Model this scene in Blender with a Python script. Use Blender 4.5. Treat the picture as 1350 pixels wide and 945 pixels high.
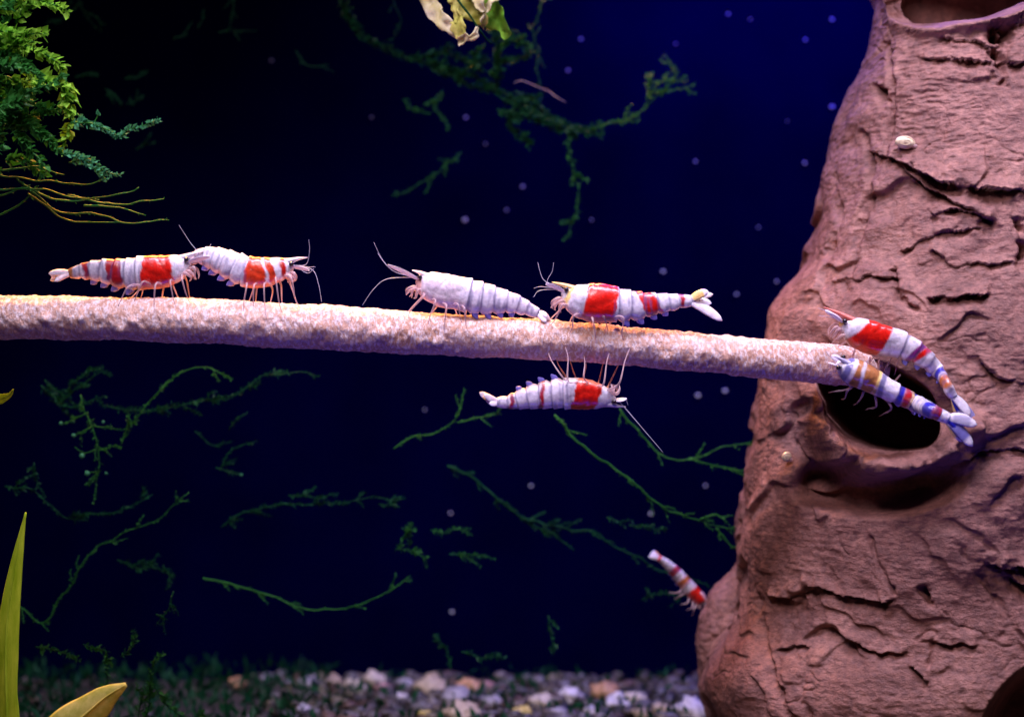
import bpy, math, random
import numpy as np

random.seed(7); RNG = np.random.default_rng(7)
sc = bpy.context.scene
for o in list(bpy.data.objects): bpy.data.objects.remove(o)

# ------------------------------------------------------------------ units
# Everything is laid out in small units of 0.125 mm (U); a bee shrimp is about 180 U = 2.2 cm.
U = 0.000125
DIST = 1856.0            # camera to the stick, in U (23 cm)
V3 = lambda *a: np.array(a, float)

# ------------------------------------------------------------------ camera
cam = bpy.data.cameras.new('camera'); camo = bpy.data.objects.new('camera', cam)
sc.collection.objects.link(camo); sc.camera = camo
camo.location = (0, -DIST*U, 0); camo.rotation_euler = (math.radians(90), 0, 0)
cam.sensor_fit = 'HORIZONTAL'; cam.sensor_width = 36
cam.angle = 2*math.atan(675/DIST)
cam.clip_start = 0.005; cam.clip_end = 20
cam.dof.use_dof = True; cam.dof.focus_distance = (DIST-8)*U; cam.dof.aperture_fstop = 13

# ------------------------------------------------------------------ world and lamps
world = bpy.data.worlds.new('World'); sc.world = world; world.use_nodes = True
bg = world.node_tree.nodes['Background']; bg.inputs[0].default_value = (0.10, 0.07, 0.30, 1); bg.inputs[1].default_value = 0.03

def lamp(name, loc, target, size, size_y, power, color, spread=180):
    l = bpy.data.lights.new(name, 'AREA'); l.shape = 'RECTANGLE'
    l.size = size*U; l.size_y = size_y*U; l.energy = power; l.color = color; l.spread = math.radians(spread)
    o = bpy.data.objects.new(name, l); sc.collection.objects.link(o)
    p = V3(*loc)*U; o.location = p
    from mathutils import Vector
    d = Vector(V3(*target)*U - p); o.rotation_euler = d.to_track_quat('-Z', 'Y').to_euler()
    return o
# LED bar over the tank, in front of the stick
lamp('led_bar', (60, -330, 1050), (60, -40, 0), 2200, 240, 0.28, (0.83, 0.73, 1.0), 95)
# orange lamp added unseen over and behind the stick, imitating orange edge fringes
lamp('warm_rim_fill', (-500, 430, 720), (-440, -10, 0), 1500, 40, 0.12, (1.0, 0.40, 0.06), 45)
# blue lamp added unseen low in front, to turn undersides blue
lamp('blue_under_fill', (280, -330, -640), (280, -60, 0), 1700, 300, 0.06, (0.03, 0.03, 1.0), 75)
# soft fill lamp added high in front to brighten the trunk
lamp('front_fill', (-300, -1500, 1500), (250, 0, 0), 900, 500, 0.065, (1.0, 0.72, 0.80), 70)
# blue lamp added unseen to light the right of the back glass
lamp('back_glass_fill', (620, 540, 900), (600, 800, -150), 1100, 80, 0.17, (0.02, 0.01, 1.0), 140)

sc.view_settings.view_transform = 'Standard'; sc.view_settings.look = 'None'
sc.view_settings.exposure = 0.0; sc.view_settings.gamma = 1
sc.render.engine = 'CYCLES'
sc.cycles.use_denoising = True
try: sc.cycles.denoiser = 'OPENIMAGEDENOISE'
except Exception: pass
sc.cycles.max_bounces = 6; sc.cycles.transparent_max_bounces = 16; sc.cycles.caustics_reflective = False; sc.cycles.caustics_refractive = False

# ------------------------------------------------------------------ helpers
def P(px, py, y=0.0):
    """a point of the place at depth y behind the stick"""
    k = 1 + y/DIST
    return V3((px-675)*k, y, (472.5-py)*k)

_perm = np.random.default_rng(3).permutation(256); _perm = np.concatenate([_perm, _perm, _perm])
_g = np.random.default_rng(4).normal(size=(256, 3)); _g /= np.linalg.norm(_g, axis=1)[:, None]
def pn(p):
    p = np.asarray(p, float); i = np.floor(p).astype(int); f = p-i; i &= 255
    w = f*f*f*(f*(f*6-15)+10); out = 0
    for dx in (0, 1):
        for dy in (0, 1):
            for dz in (0, 1):
                h = _perm[_perm[_perm[(i[:, 0]+dx) & 255]+((i[:, 1]+dy) & 255)]+((i[:, 2]+dz) & 255)]
                g = _g[h]
                d = g[:, 0]*(f[:, 0]-dx)+g[:, 1]*(f[:, 1]-dy)+g[:, 2]*(f[:, 2]-dz)
                out = out+d*(w[:, 0] if dx else 1-w[:, 0])*(w[:, 1] if dy else 1-w[:, 1])*(w[:, 2] if dz else 1-w[:, 2])
    return out
def fbm(p, n=4, k=0.5):
    p = np.asarray(p, float); s = 0; a = 1
    for j in range(n): s = s+a*pn(p*2**j+j*17.3); a *= k
    return s
def sstep(a, b, x):
    t = np.clip((x-a)/(b-a), 0, 1); return t*t*(3-2*t)
def unit(v): return v/max(np.linalg.norm(v), 1e-9)
def catmull(pts, n):
    pts = np.asarray(pts, float)
    if len(pts) == 2: return pts[0]+(pts[1]-pts[0])*np.linspace(0, 1, n)[:, None]
    q = np.vstack([2*pts[0]-pts[1], pts, 2*pts[-1]-pts[-2]])
    seg = np.linalg.norm(np.diff(pts[:, :3], axis=0), axis=1); c = np.concatenate([[0], np.cumsum(seg)])
    out = []
    for s in np.linspace(0, c[-1], n):
        k = min(np.searchsorted(c, s, 'right')-1, len(seg)-1); t = (s-c[k])/max(seg[k], 1e-9)
        a, b, d, e = q[k], q[k+1], q[k+2], q[k+3]
        out.append(0.5*((2*b)+(d-a)*t+(2*a-5*b+4*d-e)*t*t+(3*b-a-3*d+e)*t**3))
    return np.array(out)
def frames(path):
    t = np.gradient(path, axis=0); t /= np.maximum(np.linalg.norm(t, axis=1), 1e-9)[:, None]
    up = V3(0, 0, 1) if abs(t[0][2]) < .9 else V3(0, 1, 0)
    n = unit(up-t[0]*up.dot(t[0])); N = [n]
    for k in range(1, len(path)):
        n = unit(n-t[k]*n.dot(t[k])); N.append(n)
    N = np.array(N); return t, N, np.cross(t, N)

class Geo:
    def __init__(s): s.v = []; s.f = []; s.c = []; s.n = 0
    def add(s, v, f, col=None):
        v = np.asarray(v, float); s.v.append(v); n0 = s.n
        s.f += [[i+n0 for i in q] for q in f]; s.n += len(v)
        s.c.append(np.tile(col, (len(v), 1)) if col is not None and np.ndim(col) == 1 else (col if col is not None else np.ones((len(v), 3))))
    def rings(s, R, col=None, cap=True, closed=True):
        """R: array (m, n, 3) of rings"""
        R = np.asarray(R); m, n = R.shape[:2]; f = []
        for a in range(m-1):
            for b in range(n if closed else n-1):
                c = (b+1) % n; f.append([a*n+b, a*n+c, (a+1)*n+c, (a+1)*n+b])
        if cap: f.append(list(range(n))[::-1]); f.append([(m-1)*n+b for b in range(n)])
        s.add(R.reshape(-1, 3), f, col)
    def tube(s, path, r, n=7, col=None, cap=True):
        path = np.asarray(path, float); m = len(path)
        r = np.interp(np.linspace(0, 1, m), np.linspace(0, 1, len(r)), r) if np.ndim(r) else np.full(m, r)
        t, N, B = frames(path); a = np.linspace(0, 2*math.pi, n, endpoint=False)
        R = path[:, None]+r[:, None, None]*(np.cos(a)[None, :, None]*N[:, None]+np.sin(a)[None, :, None]*B[:, None])
        s.rings(R, col, cap)
    def ribbon(s, path, side, w, th, n=8, col=None, fold=0.0):
        """a blade of real thickness: w half width, th half thickness along the path"""
        path = np.asarray(path, float); m = len(path)
        t = np.gradient(path, axis=0); t /= np.maximum(np.linalg.norm(t, axis=1), 1e-9)[:, None]
        side = np.asarray(side, float); side = np.tile(side, (m, 1)) if side.ndim == 1 else side
        sd = side-t*(side*t).sum(1)[:, None]; sd /= np.maximum(np.linalg.norm(sd, axis=1), 1e-9)[:, None]
        nn = np.cross(t, sd); a = np.linspace(0, 2*math.pi, n, endpoint=False)
        ca, sa = np.cos(a), np.sin(a)
        w = np.asarray(w)[:, None, None]; th = np.asarray(th)[:, None, None]
        R = path[:, None]+w*ca[None, :, None]*sd[:, None]+(th*sa[None, :, None]+fold*w*np.abs(ca)[None, :, None])*nn[:, None]
        s.rings(R, col)
    def ball(s, c, r, nu=10, nv=7, noise=0, seed=0, col=None, axes=None):
        u = np.linspace(0, 2*math.pi, nu, endpoint=False); v = np.linspace(0, math.pi, nv)
        d = np.array([[[math.sin(b)*math.cos(a), math.sin(b)*math.sin(a), math.cos(b)] for a in u] for b in v])
        r = np.array(r if np.ndim(r) else (r, r, r), float)
        if noise: d = d*(1+noise*fbm(d.reshape(-1, 3)*1.3+seed*9.7, 3).reshape(nv, nu, 1))
        d = d*r
        if axes is not None: d = d@np.asarray(axes)
        s.rings(d+np.asarray(c), col)

ORG = {}
def tag(o, label=None, cat=None, group=None, kind=None):
    if label: o['label'] = label
    if cat: o['category'] = cat
    if group: o['group'] = group
    if kind: o['kind'] = kind
    return o
def link(o):
    sc.collection.objects.link(o); return o
def root(name, base, label, cat, group=None):
    o = link(bpy.data.objects.new(name, None)); o.location = V3(*base)*U; o.empty_display_size = 0.002
    ORG[o.name] = V3(*base); return tag(o, label, cat, group)
def mesh(name, v, f, mat, parent=None, col=None, smooth=True, base=None):
    v = np.asarray(v, float)
    if parent is not None: org = ORG[parent.name]
    else: org = V3(*base) if base is not None else V3(v[:, 0].mean(), v[:, 1].mean(), v[:, 2].min())
    me = bpy.data.meshes.new(name); me.from_pydata(((v-org)*U).tolist(), [], f); me.update()
    if smooth: me.polygons.foreach_set('use_smooth', np.ones(len(me.polygons), bool))
    if col is not None:
        at = me.color_attributes.new('Col', 'FLOAT_COLOR', 'POINT')
        at.data.foreach_set('color', np.hstack([col, np.ones((len(v), 1))]).astype(np.float32).ravel())
    me.materials.append(mat)
    o = link(bpy.data.objects.new(name, me)); ORG[o.name] = org
    if parent is not None: o.parent = parent
    else: o.location = org*U
    return o
def gobj(name, g, mat, parent=None, smooth=True, base=None, color=False):
    return mesh(name, np.vstack(g.v), g.f, mat, parent, np.vstack(g.c) if color else None, smooth, base)

# ------------------------------------------------------------------ materials
def newmat(name):
    m = bpy.data.materials.new(name); m.use_nodes = True
    nt = m.node_tree; return m, nt, nt.nodes['Principled BSDF']
def N(nt, t, **kw):
    n = nt.nodes.new(t)
    for k, v in kw.items(): setattr(n, k, v)
    return n
def noise(nt, feat, detail=4, rough=.55, stretch=(1, 1, 1), dist=0):
    tc = N(nt, 'ShaderNodeTexCoord'); mp = N(nt, 'ShaderNodeMapping'); mp.inputs['Scale'].default_value = stretch
    nt.links.new(tc.outputs['Object'], mp.inputs['Vector'])
    n = N(nt, 'ShaderNodeTexNoise'); n.inputs['Scale'].default_value = 1/(feat*U); n.inputs['Detail'].default_value = detail
    n.inputs['Roughness'].default_value = rough; n.inputs['Distortion'].default_value = dist
    nt.links.new(mp.outputs[0], n.inputs['Vector']); return n.outputs['Fac']
def ramp(nt, fac, stops):
    r = N(nt, 'ShaderNodeValToRGB'); e = r.color_ramp.elements
    while len(e) < len(stops): e.new(0.5)
    for q, (p, c) in zip(e, stops): q.position = p; q.color = (*c, 1)
    nt.links.new(fac, r.inputs[0]); return r.outputs[0]
def mixc(nt, fac, a, b, mode='MIX'):
    m = N(nt, 'ShaderNodeMix', data_type='RGBA', blend_type=mode)
    for s, v in ((0, fac), (6, a), (7, b)):
        if hasattr(v, 'is_linked'): nt.links.new(v, m.inputs[s])
        else: m.inputs[s].default_value = v if s == 0 else (*v, 1)
    return m.outputs[2]
def bump(nt, b, h, dist, strength=1.0, prev=None):
    n = N(nt, 'ShaderNodeBump'); n.inputs['Distance'].default_value = dist*U; n.inputs['Strength'].default_value = strength
    nt.links.new(h, n.inputs['Height'])
    if prev is not None: nt.links.new(prev, n.inputs['Normal'])
    nt.links.new(n.outputs[0], b.inputs['Normal']); return n.outputs[0]

def m_trunk():
    m, nt, b = newmat('resin_bark')
    c1 = ramp(nt, noise(nt, 60, 5, .6, dist=.6), [(.25, (.15, .070, .060)), (.5, (.245, .122, .104)), (.75, (.37, .20, .165))])
    c2 = ramp(nt, noise(nt, 9, 4, .65), [(.3, (.60, .57, .62)), (.7, (1.28, 1.2, 1.14))])
    nt.links.new(mixc(nt, 1.0, c1, c2, 'MULTIPLY'), b.inputs['Base Color'])
    b.inputs['Roughness'].default_value = .62; b.inputs['Specular IOR Level'].default_value = .35
    p = bump(nt, b, noise(nt, 14, 6, .62, (1, 1, 2.2)), 3.5, .7)
    bump(nt, b, noise(nt, 2.8, 4, .65), 1.8, .8, p); return m
def m_stick():
    m, nt, b = newmat('stick_bark')
    c1 = ramp(nt, noise(nt, 45, 4, .6, (.4, 1, 1)), [(.3, (.50, .26, .17)), (.55, (.66, .40, .30)), (.8, (.78, .52, .43))])
    sp = ramp(nt, noise(nt, 7, 5, .7, (1.6, 1, .8), .5), [(.46, (0, 0, 0)), (.60, (1, 1, 1))])
    nt.links.new(mixc(nt, sp, c1, (.86, .74, .74)), b.inputs['Base Color'])
    b.inputs['Roughness'].default_value = .55
    p = bump(nt, b, noise(nt, 8, 6, .7, (1.5, 1, .8)), 4, .9)
    bump(nt, b, noise(nt, 2.2, 3, .6), 1.2, .8, p); return m
def m_shell():
    m, nt, b = newmat('shrimp_shell')
    a = N(nt, 'ShaderNodeAttribute', attribute_name='Col')
    k = ramp(nt, noise(nt, 5, 5, .65), [(.3, (.78, .76, .78)), (.6, (1.06, 1.06, 1.06))])
    nt.links.new(mixc(nt, 1.0, a.outputs['Color'], k, 'MULTIPLY'), b.inputs['Base Color'])
    b.inputs['Roughness'].default_value = .28; b.inputs['Coat Weight'].default_value = .5; b.inputs['Coat Roughness'].default_value = .12
    b.inputs['Subsurface Weight'].default_value = .18; b.inputs['Subsurface Radius'].default_value = (1, .6, .6); b.inputs['Subsurface Scale'].default_value = 5*U
    bump(nt, b, noise(nt, 4, 4, .6), 1.2, .5); return m
def m_clear(name, col, alpha, rough=.3):
    m, nt, b = newmat(name); b.inputs['Base Color'].default_value = (*col, 1); b.inputs['Roughness'].default_value = rough
    b.inputs['Alpha'].default_value = alpha; return m
def m_plain(name, col, rough=.3, coat=0):
    m, nt, b = newmat(name)
    nt.links.new(mixc(nt, 1.0, col, ramp(nt, noise(nt, 6, 4), [(.3, (.75, .75, .75)), (.7, (1.15, 1.15, 1.15))]), 'MULTIPLY'), b.inputs['Base Color'])
    b.inputs['Roughness'].default_value = rough; b.inputs['Coat Weight'].default_value = coat; return m
def m_leaf(name, c0, c1, feat=20, trans=.35, stretch=(1, 1, 1), rough=.42):
    m, nt, b = newmat(name)
    c = ramp(nt, noise(nt, feat, 5, .65, stretch), [(.3, c0), (.72, c1)])
    nt.links.new(c, b.inputs['Base Color']); b.inputs['Roughness'].default_value = rough; b.inputs['Specular IOR Level'].default_value = .12
    bump(nt, b, noise(nt, feat*.3, 3, .6, stretch), 1.2, .5)
    tr = N(nt, 'ShaderNodeBsdfTranslucent'); nt.links.new(c, tr.inputs[0])
    mx = N(nt, 'ShaderNodeMixShader'); mx.inputs[0].default_value = trans
    nt.links.new(b.outputs[0], mx.inputs[1]); nt.links.new(tr.outputs[0], mx.inputs[2])
    nt.links.new(mx.outputs[0], nt.nodes['Material Output'].inputs[0]); return m
M = dict(trunk=m_trunk(), stick=m_stick(), shell=m_shell(),
    leg=m_clear('shrimp_leg', (.70, .50, .52), .42), fan=m_clear('shrimp_fan', (.66, .62, .74), .75),
    antenna=m_clear('shrimp_antenna', (.62, .62, .80), .42), eye=m_plain('shrimp_eye', (.012, .006, .012), .12, .5),
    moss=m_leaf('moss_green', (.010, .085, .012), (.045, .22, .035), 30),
    moss_bright=m_leaf('moss_lit', (.10, .36, .02), (.38, .66, .07), 40),  # brighter green: the stronger light on the upper clump is put into the colour
    moss_dark=m_leaf('moss_shade', (.004, .040, .012), (.014, .10, .034), 40),  # background moss: the weak light at the back is put into the green
    moss_blue=m_leaf('moss_tips', (.035, .20, .09), (.10, .38, .18), 18),
    blade=m_leaf('leaf_blade', (.30, .48, .012), (.60, .74, .06), 26, .4, (2.5, 1, .5)),
    pale=m_leaf('leaf_pale', (.55, .50, .16), (.88, .82, .62), 30, .3),
    yellow=m_leaf('leaf_yellow', (.36, .40, .03), (.78, .70, .22), 26, .4),
    swim=m_clear('shrimp_swimmeret', (.26, .24, .80), .7), shellsnail=m_plain('snail_shell', (.72, .60, .40), .25, .4), speck=m_plain('debris', (.85, .92, .85), .6),  # swimmerets: blue lens fringe along the undersides is put into their colour
    root=m_plain('dead_root', (.55, .42, .40), .6))
def m_back():
    m, nt, b = newmat('blue_back_glass')
    c = ramp(nt, noise(nt, 220, 3, .5), [(.3, (.0002, .0002, .014)), (.7, (.0003, .0003, .022))])
    nt.links.new(c, b.inputs['Base Color']); b.inputs['Roughness'].default_value = .5; b.inputs['Specular IOR Level'].default_value = 0; return m
def m_sand():
    m, nt, b = newmat('dark_substrate')
    nt.links.new(ramp(nt, noise(nt, 16, 5, .7), [(.3, (.02, .017, .014)), (.7, (.10, .075, .055))]), b.inputs['Base Color'])
    b.inputs['Roughness'].default_value = .85; bump(nt, b, noise(nt, 12, 5), 8); return m
def m_gravel():
    m, nt, b = newmat('gravel_stone')
    a = N(nt, 'ShaderNodeAttribute', attribute_name='Col')
    k = ramp(nt, noise(nt, 9, 5, .65), [(.3, (.6, .58, .56)), (.7, (1.2, 1.2, 1.2))])
    nt.links.new(mixc(nt, 1.0, a.outputs['Color'], k, 'MULTIPLY'), b.inputs['Base Color'])
    b.inputs['Roughness'].default_value = .5; bump(nt, b, noise(nt, 6, 4), 2, .6); return m
M['back'] = m_back(); M['sand'] = m_sand(); M['gravel'] = m_gravel()

# ------------------------------------------------------------------ the setting
FLOOR = -600.0; BACK = 800.0
g = Geo(); nx, ny = 90, 60
xs = np.linspace(-3000, 3000, nx); ys = np.linspace(-1500, BACK+40, ny)
X, Y = np.meshgrid(xs, ys, indexing='ij'); p = np.stack([X.ravel(), Y.ravel(), 0*X.ravel()], 1)
Z = FLOOR-6+9*fbm(p/180, 4)
f = [[a*ny+b, (a+1)*ny+b, (a+1)*ny+b+1, a*ny+b+1] for a in range(nx-1) for b in range(ny-1)]
tag(mesh('substrate', np.column_stack([p[:, :2], Z]), f, M['sand']), 'dark fine substrate covering the tank floor', kind='structure')
g = Geo(); g.add([(-3000, BACK, FLOOR-40), (3000, BACK, FLOOR-40), (3000, BACK, 1800), (-3000, BACK, 1800),
    (-3000, BACK+30, FLOOR-40), (3000, BACK+30, FLOOR-40), (3000, BACK+30, 1800), (-3000, BACK+30, 1800)],
    [[0, 1, 2, 3], [5, 4, 7, 6], [4, 0, 3, 7], [1, 5, 6, 2], [3, 2, 6, 7], [4, 5, 1, 0]])
tag(gobj('back_wall', g, M['back'], smooth=False), 'deep blue back glass of the tank', kind='structure')

# ------------------------------------------------------------------ trunk ornament
TY = 215.0
Lp = np.array([(-70, 1166), (0, 1156), (60, 1148), (90, 1137), (120, 1122), (160, 1110), (200, 1102), (240, 1086), (270, 1079), (315, 1068), (345, 1060), (375, 1040),
    (400, 1027), (450, 1016), (500, 1008), (560, 998), (600, 992), (650, 985), (700, 980), (760, 984), (790, 980), (810, 970), (835, 950), (860, 933), (880, 925), (905, 925), (930, 936), (945, 946), (1000, 962), (1060, 970)], float)
Rp = np.array([(-70, 1440), (100, 1450), (300, 1470), (500, 1500), (700, 1560), (860, 1640), (1060, 1700)], float)
nth, nz = 640, 800
th = np.concatenate([np.radians(np.linspace(-118, 62, 560)), np.radians(np.linspace(62, 242, 82))[1:-1]]); nth = len(th)
ztop = P(0, -50, TY)[2]; zz = np.linspace(FLOOR-8, ztop, nz)
TH, ZZ = np.meshgrid(th, zz); TH = TH.ravel(); ZZ = ZZ.ravel()
kT = 1+TY/DIST; pyc = 472.5-ZZ/kT
sm = lambda tab, q: sum(np.interp(q+d, tab[:, 0], tab[:, 1]) for d in (-8, -4, 0, 4, 8))/5
Lx = (sm(Lp, pyc)-675)*kT; Rx = (sm(Rp, pyc)-675)*kT
cx = (Lx+Rx)/2; rx = (Rx-Lx)/2; ry = np.clip(rx*.90, 0, 255)+np.clip(rx-255, 0, 200)*.35
dirx, diry = np.sin(TH), -np.cos(TH)
V = np.stack([cx+rx*dirx, TY+ry*diry, ZZ], 1)
def pix(V):
    k = 1+V[:, 1]/DIST; return V[:, 0]/k+675, 472.5-V[:, 2]/k
front = diry < .35
def dist_poly(px, py, pts):
    pts = np.array(pts, float); best = np.full(len(px), 1e9); side = np.zeros(len(px))
    for a, b in zip(pts[:-1], pts[1:]):
        ab = b-a; t = np.clip(((px-a[0])*ab[0]+(py-a[1])*ab[1])/(ab@ab), 0, 1)
        dx, dy = px-a[0]-t*ab[0], py-a[1]-t*ab[1]; d = np.hypot(dx, dy)
        m = d < best; best = np.where(m, d, best); side = np.where(m, dy, side)
    return best, side
def ell(px, py, cx, cy, a, b, deg):
    r = math.radians(deg); dx, dy = px-cx, py-cy
    return np.hypot((dx*math.cos(r)+dy*math.sin(r))/a, (-dx*math.sin(r)+dy*math.cos(r))/b)
px, py = pix(V)
Q = V.copy()
wx = fbm(Q/70, 3); wz = fbm(Q/70+31, 3)
px = px+5*wx; py = py+5*wz
disp = 15*fbm(Q/150+5, 4)
# layered slabs with undercut lower edges
st = (-ZZ*.9+Q[:, 0]*.22)/92+1.6*fbm(Q/150+11, 3); fr = st-np.floor(st)
panel = np.exp(-((px-1240)/78)**4-((py-135)/100)**4)
lm = sstep(-.05, .28, pn(Q/120+40))*(1-.8*panel)
disp += 11*lm*(sstep(0, .86, fr)-sstep(.9, 1, fr)-.5)
st2 = (-ZZ*.7-Q[:, 0]*.55)/56+1.4*fbm(Q/100+71, 3); fr2 = st2-np.floor(st2)
lm2 = sstep(.02, .25, pn(Q/95+140))*sstep(240, 330, py)
disp += 4.5*lm2*(sstep(0, .84, fr2)-sstep(.88, 1, fr2)-.5)
# cracks between plates
rid = np.abs(fbm(Q/V3(85, 85, 60)+23, 3)); cm = sstep(.05, .3, pn(Q/110+77))
disp -= 2.5*cm*np.exp(-(rid/.022)**2)
# fine wrinkles
wr = fbm(Q/V3(19, 19, 4.6)+wx[:, None]*1.2, 3)
wm = .5+1.1*panel
wm *= sstep(1000, 1050, px+.05*py)*.75+.25
disp += 2.0*wr*wm
disp += 1.5*fbm(Q/9, 2)
# worn cracks one can see
CR = fbm(Q/16+55, 3); CR2 = fbm(Q/28+95, 3)
for pts, w, d in [
    ([(1152, 200), (1190, 212), (1235, 238), (1285, 245), (1352, 252)], 5, 20), ([(1185, 218), (1230, 252), (1275, 272), (1304, 288)], 4, 12),
    ([(1312, 40), (1316, 75), (1318, 104)], 8, 34), ([(1350, 25), (1325, 45), (1314, 70)], 9, 26), ([(1318, 82), (1360, 78)], 4, 14),
    ([(1172, 60), (1176, 110), (1174, 160), (1168, 200)], 4, 9), ([(1160, 118), (1166, 132)], 6, 20), ([(1240, 52), (1310, 58)], 2.5, 8), ([(1215, 74), (1305, 80)], 3, 8),
    ([(1232, 283), (1268, 276), (1302, 286)], 4, 14), ([(1343, 296), (1350, 330), (1346, 352)], 7, 26), ([(1228, 392), (1262, 390), (1300, 386)], 3, 16),
    ([(1100, 235), (1105, 290), (1095, 340)], 5, 8), ([(1140, 180), (1150, 250), (1128, 330), (1110, 380)], 5, 9), ([(1175, 355), (1180, 395), (1210, 410)], 4, 9),
    ([(1100, 370), (1150, 362), (1178, 366)], 3, 8), ([(1190, 330), (1240, 305), (1290, 300)], 3, 7),
    ([(1026, 782), (1052, 792), (1064, 772), (1090, 776), (1116, 788), (1150, 794), (1172, 792)], 4, 13), ([(1048, 786), (1060, 778)], 9, 16), ([(1097, 828), (1130, 845), (1165, 860), (1190, 862)], 4, 8),
    ([(1218, 778), (1226, 790)], 5, 18), ([(1234, 845), (1252, 852), (1284, 852)], 3.5, 13), ([(1230, 850), (1226, 878)], 3, 10),
    ([(1300, 740), (1322, 750), (1352, 746)], 5, 22), ([(1322, 754), (1352, 772)], 5, 16), ([(1136, 690), (1146, 716), (1162, 750), (1180, 782)], 3, 7), ([(1255, 712), (1275, 740), (1312, 790), (1350, 840)], 4, 7),
    ([(1008, 790), (1010, 850), (1018, 900), (1038, 938), (1046, 950)], 4, 13), ([(1044, 922), (1060, 930), (1066, 950)], 3.5, 10), ([(1024, 856), (1062, 850)], 3, 8), ([(1206, 880), (1222, 898)], 3, 8),
    ([(1262, 610), (1300, 596), (1350, 590)], 4, 8), ([(1290, 470), (1320, 500), (1350, 506)], 4, 8), ([(1230, 330), (1260, 350), (1330, 345)], 3, 6)]:
    ext = np.ptp(np.array(pts, float), axis=0)
    near_ = front & (px > min(q[0] for q in pts)-60) & (px < max(q[0] for q in pts)+60) & (py > min(q[1] for q in pts)-60) & (py < max(q[1] for q in pts)+60)
    ii = np.nonzero(near_)[0]; rag = CR[ii]
    d_, s_ = dist_poly(px[ii], py[ii]+6*rag, pts); dep = d*np.clip(.75+1.5*CR2[ii], .15, 1.5)
    if ext[0] > ext[1]*.8:     # a slab edge: the upper slab overhangs, the lower one is set back
        sd_ = np.where(s_ > 0, d_, -d_)*np.where(np.abs(s_) > .3*d_, 1, 0)+np.where(np.abs(s_) > .3*d_, 0, 3*w*np.sign(s_))
        prof = np.where(s_ > 0, -np.exp(-d_/(2.6*w)), .45*np.exp(-d_/(3.2*w)))*np.exp(-np.clip(d_-np.abs(s_), 0, 99)/(1.2*w))
        disp[ii] += 1.25*dep*prof
    else:
        disp[ii] -= dep*np.exp(-(d_/(w*(1+.8*rag)))**2)
# smooth ridge running down the left side
d_, s_ = dist_poly(px, py, [(1040, 420), (1012, 560), (1005, 680), (1000, 800), (980, 900)])
disp += np.where(front, 9*np.exp(-(d_/26)**2), 0)
# torn open top: a rim turned up to the light and the hollow above it
up_ = np.interp(px, [1150, 1204, 1212, 1250, 1300, 1360], [-60, -60, 16, 20, 11, -6])
lo_ = np.interp(px, [1150, 1158, 1170, 1188, 1235, 1300, 1360], [-12, 2, 26, 33, 38, 28, 10])
inband = sstep(0, 1, (lo_-py)/np.maximum(lo_-up_, 8))
dy_top = np.where(front, 66*np.clip((lo_-py)/24, 0, 1.4)*(px > 1120)-14*np.exp(-((py-lo_-3)/7)**2)*(px > 1140), 0)
hol = np.where(front, sstep(2, -6, py-up_)*sstep(1200, 1212, px), 0)
dy_top += 130*hol
nub = np.where(front, np.exp(-(((px-1222)/9)**2+((py-2)/7)**2)), 0); dy_top -= 45*nub
# the knot hole, its rolled lower lip and the hollow under the lip
e1 = ell(px, py, 1160, 534, 92, 55, 24)
hole = np.where(front, sstep(1.0, .94, e1), 0)
d_, s_ = dist_poly(px, py, [(1074, 526), (1084, 562), (1106, 596), (1145, 615), (1195, 612), (1240, 592), (1278, 566)])
lip = np.where(front, np.exp(-(d_/17)**2)*(1+.5*CR2), 0)
e2 = ell(px, py, 1164, 634, 118, 50, -5)
under = np.where(front, sstep(1.06, .62, e2)*sstep(8, 20, s_), 0)
d3, _ = dist_poly(px, py, [(1064, 530), (1066, 580), (1084, 625)])
chan = np.where(front, np.exp(-(d3/15)**2), 0)
# second hole low on the right
e4 = ell(px, py, 1392, 985, 104, 112, 0); hole2 = np.where(front, sstep(1.02, .86, e4), 0)
keep = (1-hole)*(1-hole2)*(1-.7*lip)
V[:, 0] += disp*dirx*keep; V[:, 1] += disp*diry*keep
bowl = np.where(front, sstep(1.42, 1.0, e1)*sstep(505, 560, py), 0)
V[:, 1] += 30*bowl*(1-hole)+330*hole-42*lip*(1-hole)+62*under*(1-hole)+30*chan*(1-hole)*(1-lip)+220*hole2+dy_top
V[:, 2] += -8*under+3*lip-330*.05*hole-220*.25*hole2
V[:, 0] += 330*.31*hole+220*.40*hole2
tf = []
for a in range(nz-1):
    r0, r1 = a*nth, (a+1)*nth
    tf += [[r0+b, r0+(b+1) % nth, r1+(b+1) % nth, r1+b] for b in range(nth)]
# close the top with a sunken floor
c0 = len(V); V = np.vstack([V, [[cx[-1], TY, ztop-30]]])
tf += [[(nz-1)*nth+b, (nz-1)*nth+(b+1) % nth, c0] for b in range(nth)]
TPX, TPY = pix(V); TV = V
def trunk_depth(qx, qy, r=4):
    m = (np.abs(TPX-qx) < r) & (np.abs(TPY-qy) < r) & (TV[:, 1] < 300)
    return float(TV[m, 1].min()) if m.any() else 60.0
trunk = root('trunk_ornament', (float(P(1260, 0, TY)[0]), TY, FLOOR), 'large pinkish brown resin tree trunk ornament with a knot hole', 'ornament')
mesh('trunk_body', V, tf, M['trunk'], trunk)
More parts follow.
